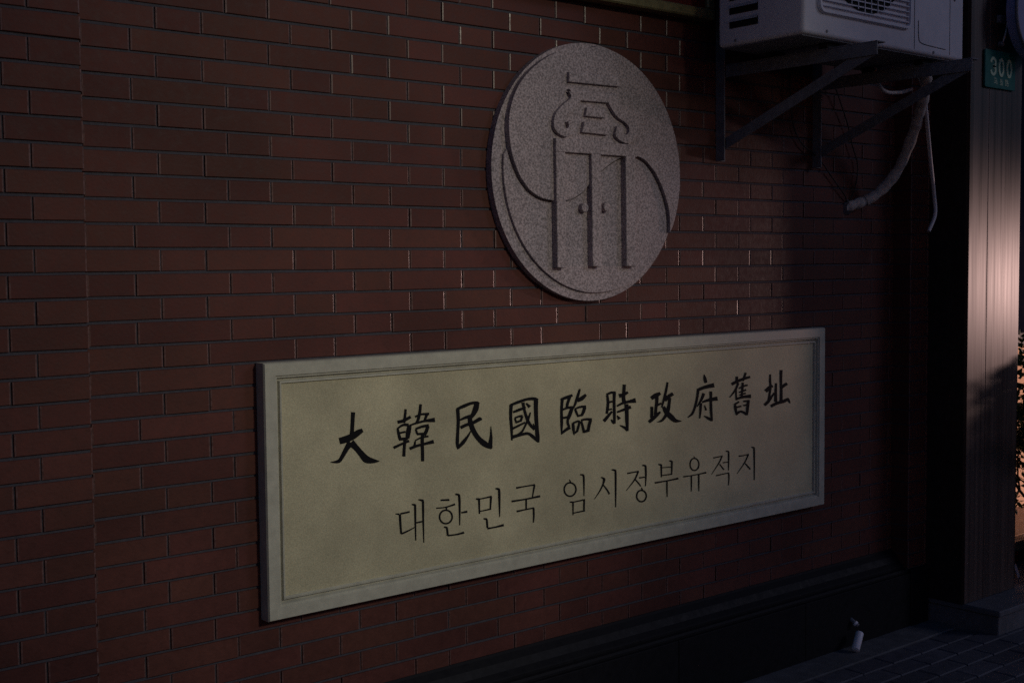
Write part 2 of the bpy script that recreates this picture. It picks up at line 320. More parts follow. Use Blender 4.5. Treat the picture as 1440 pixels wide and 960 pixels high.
# ================================================================= plaque
# brush strokes of the plaque writing and relief outlines, in tenths of a millimetre on the wall
GLYPHS = [
    [[[2897,5640,3037,5621],[2871,5326,3005,5308],[2844,5046,2982,5018],[2764,4873,2954,4818]],[[2510,4735,2455,4924],[2744,4762,2667,4960],[3011,4843,2906,5021],[3195,4947,3093,5099],[3316,5024,3257,5125]],[[2770,4821,2972,4676],[2658,4641,2798,4551],[2526,4433,2643,4358],[2414,4294,2471,4194],[2166,4252,2168,4238]],[[2780,4682,2962,4816],[2991,4512,3138,4612],[3150,4325,3311,4428],[3330,4116,3467,4288],[3613,4058,3640,4200],[3857,4087,3858,4106]]],
    [[[4790,5578,4879,5564],[4763,5384,4858,5366],[4709,5169,4815,5145]],[[4542,5153,4518,5251],[4754,5174,4712,5269],[5044,5280,4996,5361]],[[4494,5003,4576,5007],[4512,4850,4613,4860],[4561,4669,4676,4685]],[[4536,4984,4505,5028],[4744,5062,4718,5135],[4939,5030,4941,5129]],[[4897,5082,5044,5047],[4833,4890,5011,4851],[4821,4689,4955,4662]],[[4585,4835,4570,4896],[4824,4854,4809,4916]],[[4578,4638,4570,4724],[4907,4631,4899,4718]],[[4399,4401,4356,4483],[4677,4491,4644,4558],[4964,4560,4930,4631]],[[4738,4670,4857,4649],[4711,4424,4816,4407],[4687,4153,4801,4137]],[[5341,5683,5439,5668],[5314,5488,5416,5468],[5254,5276,5359,5242],[5193,5131,5263,5101]],[[5200,5277,5172,5336],[5408,5332,5392,5394],[5710,5317,5704,5393]],[[5580,5377,5680,5336],[5523,5253,5610,5220],[5490,5166,5578,5138]],[[4979,5040,4961,5089],[5254,5083,5233,5147],[5557,5113,5542,5188],[5929,5082,5912,5221]],[[5166,4927,5224,4938],[5204,4806,5273,4827],[5268,4732,5328,4765]],[[5208,4902,5181,4963],[5436,4949,5413,5024],[5694,4957,5677,5045]],[[5596,5011,5713,4971],[5534,4857,5648,4810],[5457,4744,5566,4689]],[[5239,4748,5236,4810],[5545,4725,5542,4801]],[[5184,4568,5164,4604],[5397,4628,5379,4677],[5671,4644,5659,4699]],[[5147,4580,5200,4567],[5103,4436,5178,4419]],[[4983,4316,4945,4400],[5246,4379,5218,4458],[5549,4413,5527,4488],[5880,4430,5847,4543]],[[5390,4756,5512,4738],[5374,4555,5490,4542],[5381,4252,5492,4243],[5382,3932,5492,3922]]],
    [[[6739,5404,6883,5398],[6761,5061,6896,5049],[6740,4682,6861,4666],[6712,4350,6846,4337],[6776,4151,6808,4149]],[[6782,5368,6744,5441],[7079,5432,7028,5535],[7359,5505,7332,5597],[7564,5496,7586,5596],[7614,5451,7698,5525]],[[7479,5557,7670,5509],[7416,5396,7630,5317],[7323,5203,7456,5119],[7222,5147,7326,5040]],[[6917,5034,6888,5088],[7132,5076,7094,5164],[7357,5101,7323,5203]],[[6941,4771,6888,4863],[7164,4839,7119,4934],[7461,4888,7409,4987],[7720,4974,7679,5089],[7744,4968,7785,5006]],[[7195,5114,7355,5124],[7227,4896,7415,4923],[7344,4639,7519,4695],[7550,4372,7700,4460],[7819,4140,7954,4277],[8136,4020,8200,4106]],[[8183,4042,8119,4035],[8186,4182,8019,4192],[8191,4413,8074,4427],[8144,4758,8124,4760]],[[6828,4159,6758,4218],[7060,4304,6949,4389],[7235,4513,7168,4554],[7365,4718,7336,4734]]],
    [[[8905,5379,9059,5363],[8895,5007,9025,4998],[8928,4606,9051,4600],[8968,4220,9036,4215]],[[8966,5322,8929,5399],[9313,5393,9272,5486],[9688,5458,9666,5549],[9985,5440,10003,5545],[10111,5394,10160,5463]],[[9950,5483,10145,5468],[9954,5051,10131,5041],[9991,4562,10154,4556],[10017,4232,10193,4233],[10132,4037,10181,4040]],[[9023,4264,8983,4383],[9330,4313,9300,4409],[9634,4336,9625,4433],[9738,4306,9801,4384],[9897,4185,9993,4256],[10113,4037,10164,4070]],[[9080,5094,9049,5158],[9346,5139,9303,5230],[9619,5210,9589,5274]],[[9598,5357,9648,5391],[9729,5208,9830,5275]],[[9095,4929,9167,4941],[9157,4763,9240,4777]],[[9143,4909,9120,4961],[9333,4939,9311,5005],[9467,4934,9455,5014]],[[9421,4989,9502,4958],[9324,4827,9421,4790]],[[9196,4753,9167,4817],[9387,4789,9358,4854]],[[9062,4563,9020,4634],[9303,4638,9265,4701],[9580,4724,9547,4779]],[[9415,5407,9552,5416],[9479,5189,9588,5200],[9559,4936,9678,4959],[9703,4673,9809,4716],[9939,4459,10028,4513]],[[9783,5073,9829,5057],[9659,4877,9750,4842],[9528,4648,9596,4615],[9388,4483,9453,4432],[9233,4412,9259,4375]],[[9898,4677,9931,4684],[9951,4533,10017,4547]]],
    [[[11143,5413,11289,5394],[11113,5043,11238,5031],[11113,4605,11245,4593],[11146,4205,11190,4200]],[[11157,5348,11127,5415],[11425,5377,11376,5484],[11699,5447,11660,5527]],[[11507,5480,11629,5439],[11392,5252,11517,5217],[11350,5058,11459,5034]],[[11245,5003,11217,5062],[11483,5041,11460,5123],[11755,5025,11747,5122]],[[11587,5090,11728,5044],[11484,4896,11641,4840],[11400,4738,11537,4684]],[[11254,4722,11239,4793],[11477,4725,11460,4807]],[[11413,4747,11524,4730],[11390,4575,11507,4576],[11470,4421,11573,4442]],[[11197,4214,11140,4273],[11391,4294,11316,4379],[11598,4364,11519,4464]],[[11979,5686,12058,5663],[11862,5465,11983,5428],[11755,5225,11861,5189],[11698,5088,11767,5062]],[[11938,5231,11867,5334],[12165,5289,12056,5410],[12338,5427,12263,5494]],[[11744,5006,11831,5025],[11813,4860,11910,4882],[11901,4732,11970,4749]],[[11801,4988,11774,5042],[12044,5026,12021,5103],[12301,5016,12294,5100]],[[12167,5069,12314,5028],[12115,4923,12250,4877],[12054,4803,12157,4760]],[[11888,4734,11870,4795],[12155,4748,12132,4825]],[[11634,4556,11746,4552],[11644,4360,11771,4358],[11724,4135,11761,4135]],[[11706,4511,11675,4570],[11926,4557,11905,4623],[12002,4541,12017,4594]],[[11947,4581,12035,4558],[11882,4408,11984,4380],[11828,4261,11922,4233]],[[11789,4172,11735,4233],[11921,4229,11867,4290]],[[12021,4571,12112,4582],[12085,4371,12195,4381],[12140,4172,12251,4179]],[[12078,4570,12055,4639],[12298,4590,12291,4663],[12556,4543,12566,4637]],[[12437,4599,12570,4562],[12359,4395,12493,4361],[12322,4228,12450,4200]],[[12193,4161,12160,4250],[12461,4189,12426,4284]]],
    [[[13241,5372,13365,5374],[13274,5148,13407,5141],[13250,4931,13390,4909],[13221,4736,13337,4715]],[[13283,5356,13245,5424],[13512,5401,13488,5486],[13717,5385,13717,5470]],[[13571,5440,13729,5425],[13565,5127,13707,5116],[13574,4729,13717,4719],[13592,4358,13711,4349]],[[13372,5078,13348,5151],[13568,5100,13546,5167]],[[13387,4831,13369,4887],[13545,4846,13526,4903]],[[13200,4442,13081,4525],[13391,4599,13283,4673],[13571,4765,13499,4814]],[[13469,4500,13519,4519],[13526,4395,13619,4440],[13616,4332,13686,4376]],[[14057,5692,14217,5674],[14036,5465,14196,5447],[14004,5203,14185,5198],[14055,4989,14252,5004]],[[13901,5232,13849,5373],[14125,5274,14065,5384],[14345,5359,14288,5439]],[[13793,4925,13754,4984],[14114,5002,14073,5086],[14389,5013,14361,5117],[14723,4997,14678,5170]],[[13787,4711,13758,4772],[14073,4748,14031,4832],[14485,4816,14426,4928]],[[14133,4994,14335,4986],[14160,4708,14345,4697],[14174,4391,14344,4382],[14241,4041,14338,4037]],[[14332,4080,14246,4027],[14163,4215,14095,4150],[13917,4286,13901,4262]],[[13755,4621,13788,4634],[13816,4460,13965,4519]]],
    [[[15540,5032,15435,5150],[15772,5106,15660,5254],[15997,5191,15933,5292]],[[15678,5183,15869,5169],[15687,4974,15858,4953],[15658,4766,15809,4742],[15609,4504,15780,4478]],[[15817,4784,15765,4874],[16040,4845,16003,4910]],[[15441,4803,15592,4791],[15440,4619,15592,4605],[15428,4409,15580,4392]],[[15421,4210,15319,4297],[15663,4325,15534,4434],[15879,4462,15777,4550],[15988,4553,15938,4598]],[[16283,5620,16383,5602],[16214,5393,16335,5367],[16113,5109,16241,5077],[16016,4820,16105,4795],[15996,4739,16047,4723]],[[16251,4919,16102,5053],[16467,5044,16352,5160],[16672,5126,16578,5235]],[[16371,5057,16526,5034],[16332,4821,16486,4793],[16257,4625,16443,4570],[16147,4427,16280,4361],[15986,4285,16053,4214],[15786,4230,15792,4214]],[[16049,4731,16187,4768],[16160,4511,16346,4592],[16432,4279,16618,4402],[16724,4126,16796,4246],[17075,4134,17077,4156]]],
    [[[18293,5773,18325,5774],[18260,5599,18441,5613],[18343,5442,18481,5458]],[[17951,5157,17891,5263],[18357,5228,18302,5353],[18896,5254,18839,5420]],[[17910,5244,18055,5221],[17853,4949,17989,4922],[17737,4607,17861,4571],[17588,4384,17687,4328],[17398,4268,17434,4235]],[[18212,5098,18366,5048],[18104,4888,18228,4837],[17900,4617,17942,4597]],[[18055,4736,18194,4720],[18039,4463,18169,4446],[18031,4160,18096,4151]],[[18223,4715,18190,4783],[18597,4748,18558,4859],[19076,4745,19036,4901]],[[18602,5120,18759,5109],[18606,4801,18755,4791],[18619,4410,18768,4403],[18690,4002,18797,3998]],[[18776,4061,18711,3995],[18573,4169,18499,4089],[18319,4242,18299,4220]],[[18306,4627,18353,4632],[18357,4424,18468,4436]]],
    [[[19903,5247,19826,5352],[20371,5368,20306,5477],[20971,5469,20930,5553]],[[20087,5580,20243,5570],[20089,5404,20242,5408],[20180,5280,20281,5298]],[[20628,5705,20745,5674],[20538,5537,20661,5501],[20462,5400,20563,5367]],[[20193,5337,20311,5294],[20011,5069,20106,5024],[19735,4829,19782,4801]],[[20076,5130,20170,5123],[20076,4875,20171,4870],[20098,4675,20193,4672]],[[20447,5333,20578,5320],[20426,5080,20557,5065],[20395,4771,20503,4756]],[[20315,5088,20276,5141],[20574,5151,20539,5212],[20811,5174,20783,5242]],[[20310,4934,20283,4984],[20729,4994,20691,5063]],[[20329,4833,20307,4884],[20702,4871,20675,4933]],[[20185,4686,20150,4770],[20572,4718,20543,4821],[21008,4694,20986,4838]],[[19996,4495,20124,4498],[20031,4306,20175,4312],[20126,4103,20211,4108]],[[20045,4482,19988,4546],[20322,4577,20272,4634]],[[20157,4374,20135,4436],[20439,4394,20417,4456]],[[20564,4568,20552,4631],[20917,4564,20902,4638]],[[20764,4617,20922,4595],[20721,4350,20879,4327],[20700,4065,20814,4048]],[[20567,4414,20551,4472],[20808,4421,20791,4484]],[[20183,4110,20110,4219],[20424,4187,20433,4265],[20724,4048,20790,4123]]],
    [[[22105,5538,22214,5531],[22092,5277,22229,5271],[22116,5019,22253,5004],[22050,4737,22185,4715],[21997,4510,22150,4486]],[[21971,4831,21810,4944],[22180,4961,22053,5072],[22355,5034,22288,5115]],[[21889,4312,21761,4404],[22145,4456,22002,4539],[22452,4773,22376,4811]],[[22467,5168,22587,5157],[22428,4850,22584,4837],[22416,4442,22600,4428]],[[22750,5668,22926,5655],[22748,5264,22905,5254],[22773,4882,22931,4872],[22753,4417,22938,4402]],[[22891,4908,22812,4963],[23096,4991,22978,5090],[23268,5053,23178,5149]],[[22252,4229,22170,4339],[22611,4314,22544,4429],[23027,4349,22961,4476],[23245,4402,23302,4528],[23392,4299,23440,4314]]],
    [[[4409,2432,4414,2457],[4544,2381,4555,2438]],[[4526,2411,4613,2403],[4544,2093,4623,2087],[4571,1808,4642,1802]],[[4596,2394,4583,2447],[4937,2408,4924,2461]],[[4619,1779,4594,1831],[4852,1832,4828,1877],[5111,1921,5096,1946]],[[5010,2641,5020,2672],[5086,2601,5137,2647],[5094,2568,5175,2560],[5102,2084,5167,2076],[5121,1529,5162,1524]],[[5256,2749,5264,2781],[5377,2701,5420,2753],[5389,2663,5471,2656],[5399,2042,5465,2034],[5426,1416,5459,1412]],[[5172,2045,5162,2092],[5417,2051,5407,2098]]],
    [[[6106,2617,6104,2664],[6443,2577,6441,2639]],[[5936,2395,5932,2436],[6295,2375,6286,2416],[6676,2412,6653,2473]],[[6290,2396,6358,2387],[6298,2310,6348,2303]],[[6294,2282,6310,2329],[6393,2250,6422,2291],[6466,2189,6518,2212],[6507,2108,6570,2110],[6506,2025,6568,2005],[6463,1956,6513,1918],[6388,1915,6416,1865],[6296,1909,6295,1858],[6204,1940,6175,1899],[6131,2001,6081,1978],[6091,2081,6030,2079],[6093,2164,6031,2183],[6135,2233,6085,2270],[6210,2274,6182,2323],[6309,2280,6295,2331]],[[6673,2733,6683,2779],[6764,2703,6813,2753],[6783,2653,6877,2649],[6803,2259,6880,2250],[6817,1759,6851,1754]],[[6909,2122,6900,2164],[7149,2111,7135,2181]],[[6211,1774,6225,1811],[6292,1736,6336,1781],[6301,1707,6377,1707],[6323,1501,6399,1496]],[[6364,1475,6358,1523],[6707,1459,6696,1508],[7013,1467,6993,1537]]],
    [[[7494,2484,7498,2525],[7615,2448,7623,2516]],[[7575,2504,7663,2495],[7599,2014,7661,2007]],[[7624,2461,7614,2503],[7854,2466,7844,2509],[8146,2475,8131,2532]],[[8063,2497,8152,2482],[8044,2114,8106,2103]],[[7649,2068,7640,2103],[8117,2079,8105,2129]],[[8294,2713,8304,2760],[8390,2682,8441,2734],[8397,2644,8496,2638],[8414,2222,8495,2213],[8440,1796,8476,1791]],[[7792,1811,7799,1852],[7882,1782,7922,1831],[7888,1755,7968,1752],[7911,1516,7982,1510]],[[7952,1467,7941,1524],[8289,1468,8276,1518],[8634,1473,8611,1552]]],
    [[[9171,2617,9157,2681],[9540,2636,9531,2679],[9988,2632,9978,2683]],[[9908,2654,9992,2633],[9838,2275,9884,2263]],[[8972,2204,8959,2269],[9584,2208,9572,2258],[10203,2216,10184,2289]],[[9550,2219,9625,2209],[9551,1913,9617,1905]],[[9186,1848,9170,1913],[9580,1871,9569,1914],[9934,1874,9922,1925]],[[9861,1897,9947,1887],[9873,1637,9948,1626],[9866,1422,9913,1413]]],
    [[[11532,2516,11551,2567],[11640,2483,11676,2526],[11721,2418,11782,2442],[11766,2330,11839,2332],[11766,2238,11838,2219],[11719,2162,11779,2123],[11637,2117,11672,2064],[11538,2110,11537,2055],[11439,2141,11404,2098],[11359,2207,11299,2183],[11314,2294,11243,2292],[11315,2385,11244,2404],[11361,2461,11302,2499],[11443,2507,11408,2558],[11551,2514,11532,2569]],[[11499,2651,11529,2656],[11528,2535,11604,2547]],[[12002,2743,12011,2783],[12110,2707,12159,2759],[12126,2670,12216,2666],[12144,2366,12218,2358],[12158,2014,12199,2008]],[[11518,1870,11521,1906],[11668,1833,11673,1893]],[[11630,1883,11711,1872],[11642,1426,11691,1420]],[[11675,1844,11665,1881],[12234,1858,12220,1907]],[[12144,1878,12227,1867],[12137,1513,12212,1502]],[[11672,1471,11662,1508],[12231,1476,12218,1526]]],
    [[[12974,2541,13004,2575],[13075,2476,13200,2482],[13036,2300,13108,2271],[12875,2073,12926,2045],[12656,1842,12677,1830]],[[13069,2273,13117,2293],[13252,2063,13317,2086],[13353,1911,13428,1932]],[[13498,2742,13509,2783],[13626,2701,13675,2754],[13642,2668,13737,2660],[13651,2091,13738,2081],[13664,1434,13716,1427]]],
    [[[14273,2517,14259,2574],[14559,2528,14548,2573],[14850,2530,14838,2581]],[[14772,2564,14854,2529],[14611,2305,14672,2271],[14208,1951,14229,1937]],[[14640,2273,14687,2297],[14814,2109,14870,2134],[14923,1996,14967,2012]],[[15019,2730,15030,2773],[15130,2694,15181,2748],[15142,2665,15241,2661],[15163,2322,15245,2313],[15157,1989,15202,1982]],[[14871,2290,14860,2347],[15185,2294,15177,2333]],[[14966,1839,14986,1889],[15062,1809,15101,1852],[15134,1752,15198,1775],[15175,1675,15251,1676],[15175,1595,15251,1575],[15133,1528,15197,1490],[15061,1489,15099,1437],[14974,1484,14974,1429],[14888,1511,14850,1469],[14816,1568,14753,1546],[14776,1645,14701,1644],[14776,1725,14702,1745],[14817,1792,14754,1829],[14889,1831,14852,1882],[14986,1836,14966,1891]],[[14955,1960,14998,1965],[14982,1857,15060,1866]]],
    [[[15840,2672,15851,2715],[15976,2628,15993,2696]],[[15943,2682,16044,2673],[15973,2212,16038,2205]],[[16422,2738,16433,2781],[16532,2703,16548,2766]],[[16512,2745,16606,2733],[16511,2248,16576,2240]],[[16032,2535,16028,2567],[16546,2510,16542,2543]],[[16009,2257,16003,2289],[16548,2237,16539,2283]],[[15667,2014,15652,2079],[16291,2024,16279,2070],[16909,2027,16888,2099]],[[16257,2027,16332,2019],[16256,1742,16331,1734],[16279,1464,16325,1459]]],
    [[[17763,2686,17784,2731],[17859,2657,17899,2694],[17933,2594,17996,2613],[17975,2507,18048,2508],[17975,2415,18048,2399],[17932,2337,17996,2305],[17859,2291,17899,2245],[17773,2282,17773,2233],[17688,2310,17647,2273],[17615,2373,17552,2355],[17572,2459,17501,2459],[17572,2551,17501,2567],[17615,2628,17552,2660],[17688,2675,17648,2720],[17784,2684,17763,2734]],[[17737,2788,17769,2788],[17741,2685,17806,2684]],[[17174,2068,17163,2118],[17778,2067,17768,2106],[18438,2075,18419,2137]],[[17566,2075,17639,2066],[17566,1759,17639,1750],[17574,1497,17614,1491]],[[17968,2084,18050,2074],[17968,1766,18050,1756],[17997,1458,18038,1453]]],
    [[[18830,2586,18816,2631],[19356,2609,19343,2649]],[[19281,2633,19350,2604],[19109,2399,19167,2370],[18709,2004,18730,1992]],[[19157,2329,19204,2348],[19396,2088,19457,2112]],[[19534,2779,19546,2816],[19640,2747,19688,2789],[19651,2717,19737,2712],[19660,2413,19737,2404],[19661,2046,19704,2040]],[[19375,2351,19366,2396],[19694,2350,19687,2384]],[[19000,1899,18983,1950],[19357,1920,19344,1960],[19719,1929,19706,1969]],[[19661,1946,19738,1939],[19679,1733,19747,1724],[19670,1480,19713,1473]]],
    [[[20299,2496,20289,2553],[20561,2497,20550,2537],[20893,2511,20877,2557]],[[20814,2545,20894,2513],[20614,2265,20674,2235],[20176,1865,20198,1852]],[[20643,2194,20689,2216],[20813,2043,20872,2070],[20942,1926,21009,1956]],[[21032,2781,21046,2813],[21120,2743,21180,2788],[21146,2706,21244,2701],[21170,2193,21250,2185],[21181,1500,21235,1493]]],
]
REL = {"scurve":[[-528,4023],[-1655,3832],[-2685,3259],[-3379,2544],[-3721,1681],[-3707,845],[-3530,200],[-3103,-488],[-2539,-850],[-2026,-961],[-1569,-968],[-1105,-907],[-566,-667],[-154,-289],[402,129],[1037,487],[1611,635],[2120,639],[2710,359],[3235,-272],[3568,-940],[3690,-1461],[3688,-1986]],"roof":[[-1254,3217],[1073,3261],[1071,2926],[-1257,2895]],"neck":[[-1259,2664],[832,2669],[696,2349],[-880,2324]],"bar1":[[-462,2122],[393,2113],[358,1826],[-529,1837]],"bar2":[[-596,1646],[624,1630],[521,1267],[-695,1289]],"lintel":[[-1870,1035],[1887,1007],[1885,594],[-1875,599]],"leg1":[[-1875,599],[-1467,596],[-1438,-3193],[-1832,-3166]],"leg2":[[-278,608],[150,606],[191,-3159],[-240,-3132]],"leg3":[[1331,615],[1798,614],[1833,-3172],[1363,-3144]],"arm1":[[-1291,2575,-718,2656],[-1175,2397,-776,2282],[-1552,2129,-1229,1934],[-1913,1751,-1502,1670],[-1896,1293,-1525,1439],[-1390,1097,-1407,1350],[-1005,1404,-1280,1445],[-1131,1659,-1342,1594]],"arm2":[[381,2539,881,2719],[635,2202,1026,2373],[943,1899,1257,2141],[1403,1703,1756,1921],[1528,1495,1974,1474],[1382,1312,1494,1040],[1173,1368,882,1226],[1199,1587,928,1586]],"k1":[[-520,-1191]],"k2":[[506,-1144]]}
PX0, PX1, PZ0, PZ1 = 1.7018, 4.252, 0.5966, 1.3193
plq = thing('inscription_plaque', 'long cream framed stone plaque with two lines of black writing', 'plaque', (PX0, 0, PZ0))
MB().box(PX0+.056, PX1-.056, -.030, -.004, PZ0+.056, PZ1-.056).build('panel', 'panel', plq)
fp = [(0, .0), (0.0, .039), (.003, .045), (.036, .045), (.039, .040), (.0425, .040), (.047, .026), (.051, .026), (.0535, .036), (.058, .037), (.062, .029), (.062, .0)]
def frame_side(ax):
    n = len(fp); vs = []
    for e in (0, 1):
        for o_, d in fp:
            if ax in 'tb': vs.append(((PX0+o_) if e == 0 else (PX1-o_), -d, (PZ1-o_) if ax == 't' else (PZ0+o_)))
            else: vs.append(((PX0+o_) if ax == 'l' else (PX1-o_), -d, (PZ0+o_) if e == 0 else (PZ1-o_)))
    mb = MB().add(vs, [(i, i+1, n+i+1, n+i) for i in range(n-1)]); o = mb.build('frame_rail', 'frame', plq)
    bm = bmesh.new(); bm.from_mesh(o.data); bmesh.ops.recalc_face_normals(bm, faces=bm.faces)
    f = bm.faces[1]; c = f.calc_center_median(); q = {'t': (0, 0, 1), 'b': (0, 0, -1), 'l': (-1, 0, 0), 'r': (1, 0, 0)}[ax]
    bm.faces.ensure_lookup_table()
    if bm.faces[2].normal.y > 0: bmesh.ops.reverse_faces(bm, faces=bm.faces)
    bm.to_mesh(o.data); bm.free()
for ax in 'tblr': frame_side(ax)
for gi, gl in enumerate(GLYPHS):
    mb = MB()
    for k, st in enumerate(gl): ribbon(mb, st, 4, PX0, PZ0, -.0296, -.0310-.00006*k)
    mb.build('written_character', 'ink', plq)
# ================================================================= medallion
MX, MZ, MR = 2.9617, 1.8908, 0.4308
med = thing('stone_medallion', 'round pinkish granite medallion carved with a gate emblem above the plaque', 'medallion', (MX, 0, MZ))
circ = lambda r, cx=MX, cz=MZ, n=96: [(cx+r*math.cos(2*math.pi*i/n), cz+r*math.sin(2*math.pi*i/n)) for i in range(n)]
MB().prism(circ(MR), -.001, -.027, .005).build('disc', 'granite', med, 30)
S = [(MX+a*1e-4, MZ+b*1e-4) for a, b in REL['scurve']]
S = [(v.x, v.y) for v in spline([(a, b, 0) for a, b in S], 3)]
a0 = math.atan2(S[-1][1]-MZ, S[-1][0]-MX); a1 = math.atan2(S[0][1]-MZ, S[0][0]-MX)
arc = [(MX+.421*math.cos(a0+.03+(a1-a0-.17)*i/40), MZ+.421*math.sin(a0+.03+(a1-a0-.17)*i/40)) for i in range(41)]
off = []
for i in range(1, len(S)-1):
    tx, tz = S[i+1][0]-S[i-1][0], S[i+1][1]-S[i-1][1]; l_ = math.hypot(tx, tz); off.append((S[i][0]+tz/l_*.0075, S[i][1]-tx/l_*.0075))
LX, LZ, LR = MX+.018, MZ+.004, MR*.945
off = [p for p in off if math.hypot(p[0]-LX, p[1]-LZ) < LR-.008]
b0 = math.atan2(off[-1][1]-LZ, off[-1][0]-LX); b1 = math.atan2(off[0][1]-LZ, off[0][0]-LX)-2*math.pi
low = [(LX+LR*math.cos(b0+(b1-b0)*i/60), LZ+LR*math.sin(b0+(b1-b0)*i/60)) for i in range(1, 60)]
MB().prism(off+low, -.026, -.037, .002).build('lower_plate', 'granite', med, 30)
MB().prism(S+arc, -.026, -.0485, .003).build('upper_plate', 'granite', med, 30)
lev = 0
for key in ('roof', 'neck', 'bar1', 'bar2', 'lintel', 'leg1', 'leg2', 'leg3'):
    lev += 1; ch = .0025
    MB().prism([(MX+a*1e-4, MZ+b*1e-4) for a, b in REL[key]], -.03, -.0615-.0002*lev, ch).build('relief_bar', 'granite', med)
for key in ('arm1', 'arm2'):
    rows = REL[key]; L = spline([(r[0], r[1], 0) for r in rows], 4); R = spline([(r[2], r[3], 0) for r in rows], 4)
    MB().prism([(MX+v.x*1e-4, MZ+v.y*1e-4) for v in L+R[::-1]], -.03, -.0630, .0015).build('relief_scroll', 'granite', med)
for key in ('k1', 'k2'):
    a, b = REL[key][0]
    MB().prism(circ(.0155, MX+a*1e-4, MZ+b*1e-4, 20), -.03, -.057, .003).build('relief_knob', 'granite', med)
# ================================================================= air conditioner
AX0, AX1, AY0, AY1, AZ0, AZ1 = 3.452, 4.438, -.532, -.165, 2.338, 3.02
ac = thing('air_conditioner', 'white outdoor air conditioner unit on steel brackets above the wall', 'air conditioner', (3.95, -.35, AZ0))
MB().box(AX0, AX1, AY0, AY1, AZ0, AZ1, .014).build('casing', 'acwhite', ac, 40)
MB().box(AX0+.012, AX1-.012, AY0+.014, AY1-.012, AZ0-.004, AZ0+.010).build('base_pan', 'steel', ac)
# side louvres
for k in range(9):
    z = 2.396+k*.0475
    MB().box(AX0-.0015, AX0+.02, -.343, -.218, z, z+.027).build('louvre_slot', 'dark', ac)
    MB().add([(AX0-.010, -.345, z+.021), (AX0-.010, -.216, z+.021), (AX0-.001, -.216, z+.034), (AX0-.001, -.345, z+.034)], [(0, 1, 2, 3), (3, 2, 1, 0)]).build('louvre', 'acwhite', ac)
# fan grille: raised surround with a round dark opening, slats behind rings
FX, FZ, FR = 3.800, 2.70, 0.277
gp = MB(); gx0, gx1, gz0, gz1 = 3.524, 4.072, 2.412, 2.985
def rrect(x0, x1, z0, z1, r, n=6):
    o = []
    for cx, cz, a in ((x1-r, z1-r, 0), (x0+r, z1-r, 90), (x0+r, z0+r, 180), (x1-r, z0+r, 270)):
        o += [(cx+r*math.cos(math.radians(a+90*i/n)), cz+r*math.sin(math.radians(a+90*i/n))) for i in range(n+1)]
    return o
outer, inner = rrect(gx0, gx1, gz0, gz1, .03), rrect(gx0+.012, gx1-.012, gz0+.012, gz1-.012, .022)
n = len(outer); vs = [(x, AY0-.001, z) for x, z in outer]+[(x, AY0-.013, z) for x, z in rrect(gx0+.004, gx1-.004, gz0+.004, gz1-.004, .027)]+[(x, AY0-.013, z) for x, z in inner]+[(x, AY0-.0015, z) for x, z in rrect(gx0+.015, gx1-.015, gz0+.015, gz1-.015, .02)]
MB().add(vs, [(k*n+i, k*n+(i+1) % n, (k+1)*n+(i+1) % n, (k+1)*n+i) for k in range(3) for i in range(n)]).build('grille_surround', 'acwhite', ac, 40)
fo = MB(); nn = 64
fo.add([(FX, AY0-.002, FZ)]+[(FX+FR*.93*math.cos(2*math.pi*i/nn), AY0-.002, FZ+FR*.93*math.sin(2*math.pi*i/nn)) for i in range(nn)], [(0, 1+i, 1+(i+1) % nn) for i in range(nn)])
fo.build('fan_opening', 'dark', ac)
sl = MB()
for k in range(30):
    z = gz0+.026+k*.0183
    if z > gz1-.02: break
    MB().box(gx0+.018, gx1-.018, AY0-.0105, AY0-.0035, z, z+.0038).build('grille_slat', 'acwhite', ac)
for k in range(14):
    x = FX-FR*.9+k*FR*1.8/13; hh = math.sqrt(max(0, (FR*.93)**2-(x-FX)**2))
    MB().box(x-.0014, x+.0014, AY0-.0125, AY0-.0108, max(gz0+.02, FZ-hh), min(gz1-.02, FZ+hh)).build('grille_wire', 'acwhite', ac)
# service cover seam and panel, screws
MB().box(4.102, 4.1045, AY0-.0008, AY0+.01, AZ0+.014, AZ1-.016).build('seam', 'dark', ac)
MB().box(4.338, 4.340, AY0-.0008, AY0+.01, AZ0+.014, AZ1-.016).build('seam', 'dark', ac)
MB().tube(spline([(4.128, AY0-.0006, 2.455), (4.130, AY0-.0006, 2.40), (4.145, AY0-.0006, 2.378), (4.22, AY0-.0006, 2.372), (4.31, AY0-.0006, 2.370)], 5), .0014, 6).build('cover_handle', 'dark', ac)
for x, z in ((3.579, 2.357), (4.230, 2.352), (4.37, 2.56)): MB().prism(circ(.0055, x, z, 12), AY0+.002, AY0-.0025, .001).build('screw', 'steel', ac)
MB().prism([(4.30, 2.625), (4.40, 2.612), (4.40, 2.618), (4.30, 2.631)], AY0+.002, AY0-.002).build('badge', 'steel', ac)
MB().tube([(AX0-.003, -.245, 2.353), (AX0+.004, -.245, 2.353)], .005, 10).build('screw', 'steel', ac)
for x in (3.654, 4.240):
    for y in (-.47, -.24): MB().box(x-.012, x+.058, y-.02, y+.02, 2.3135, 2.334, .003).build('foot', 'cable', ac)
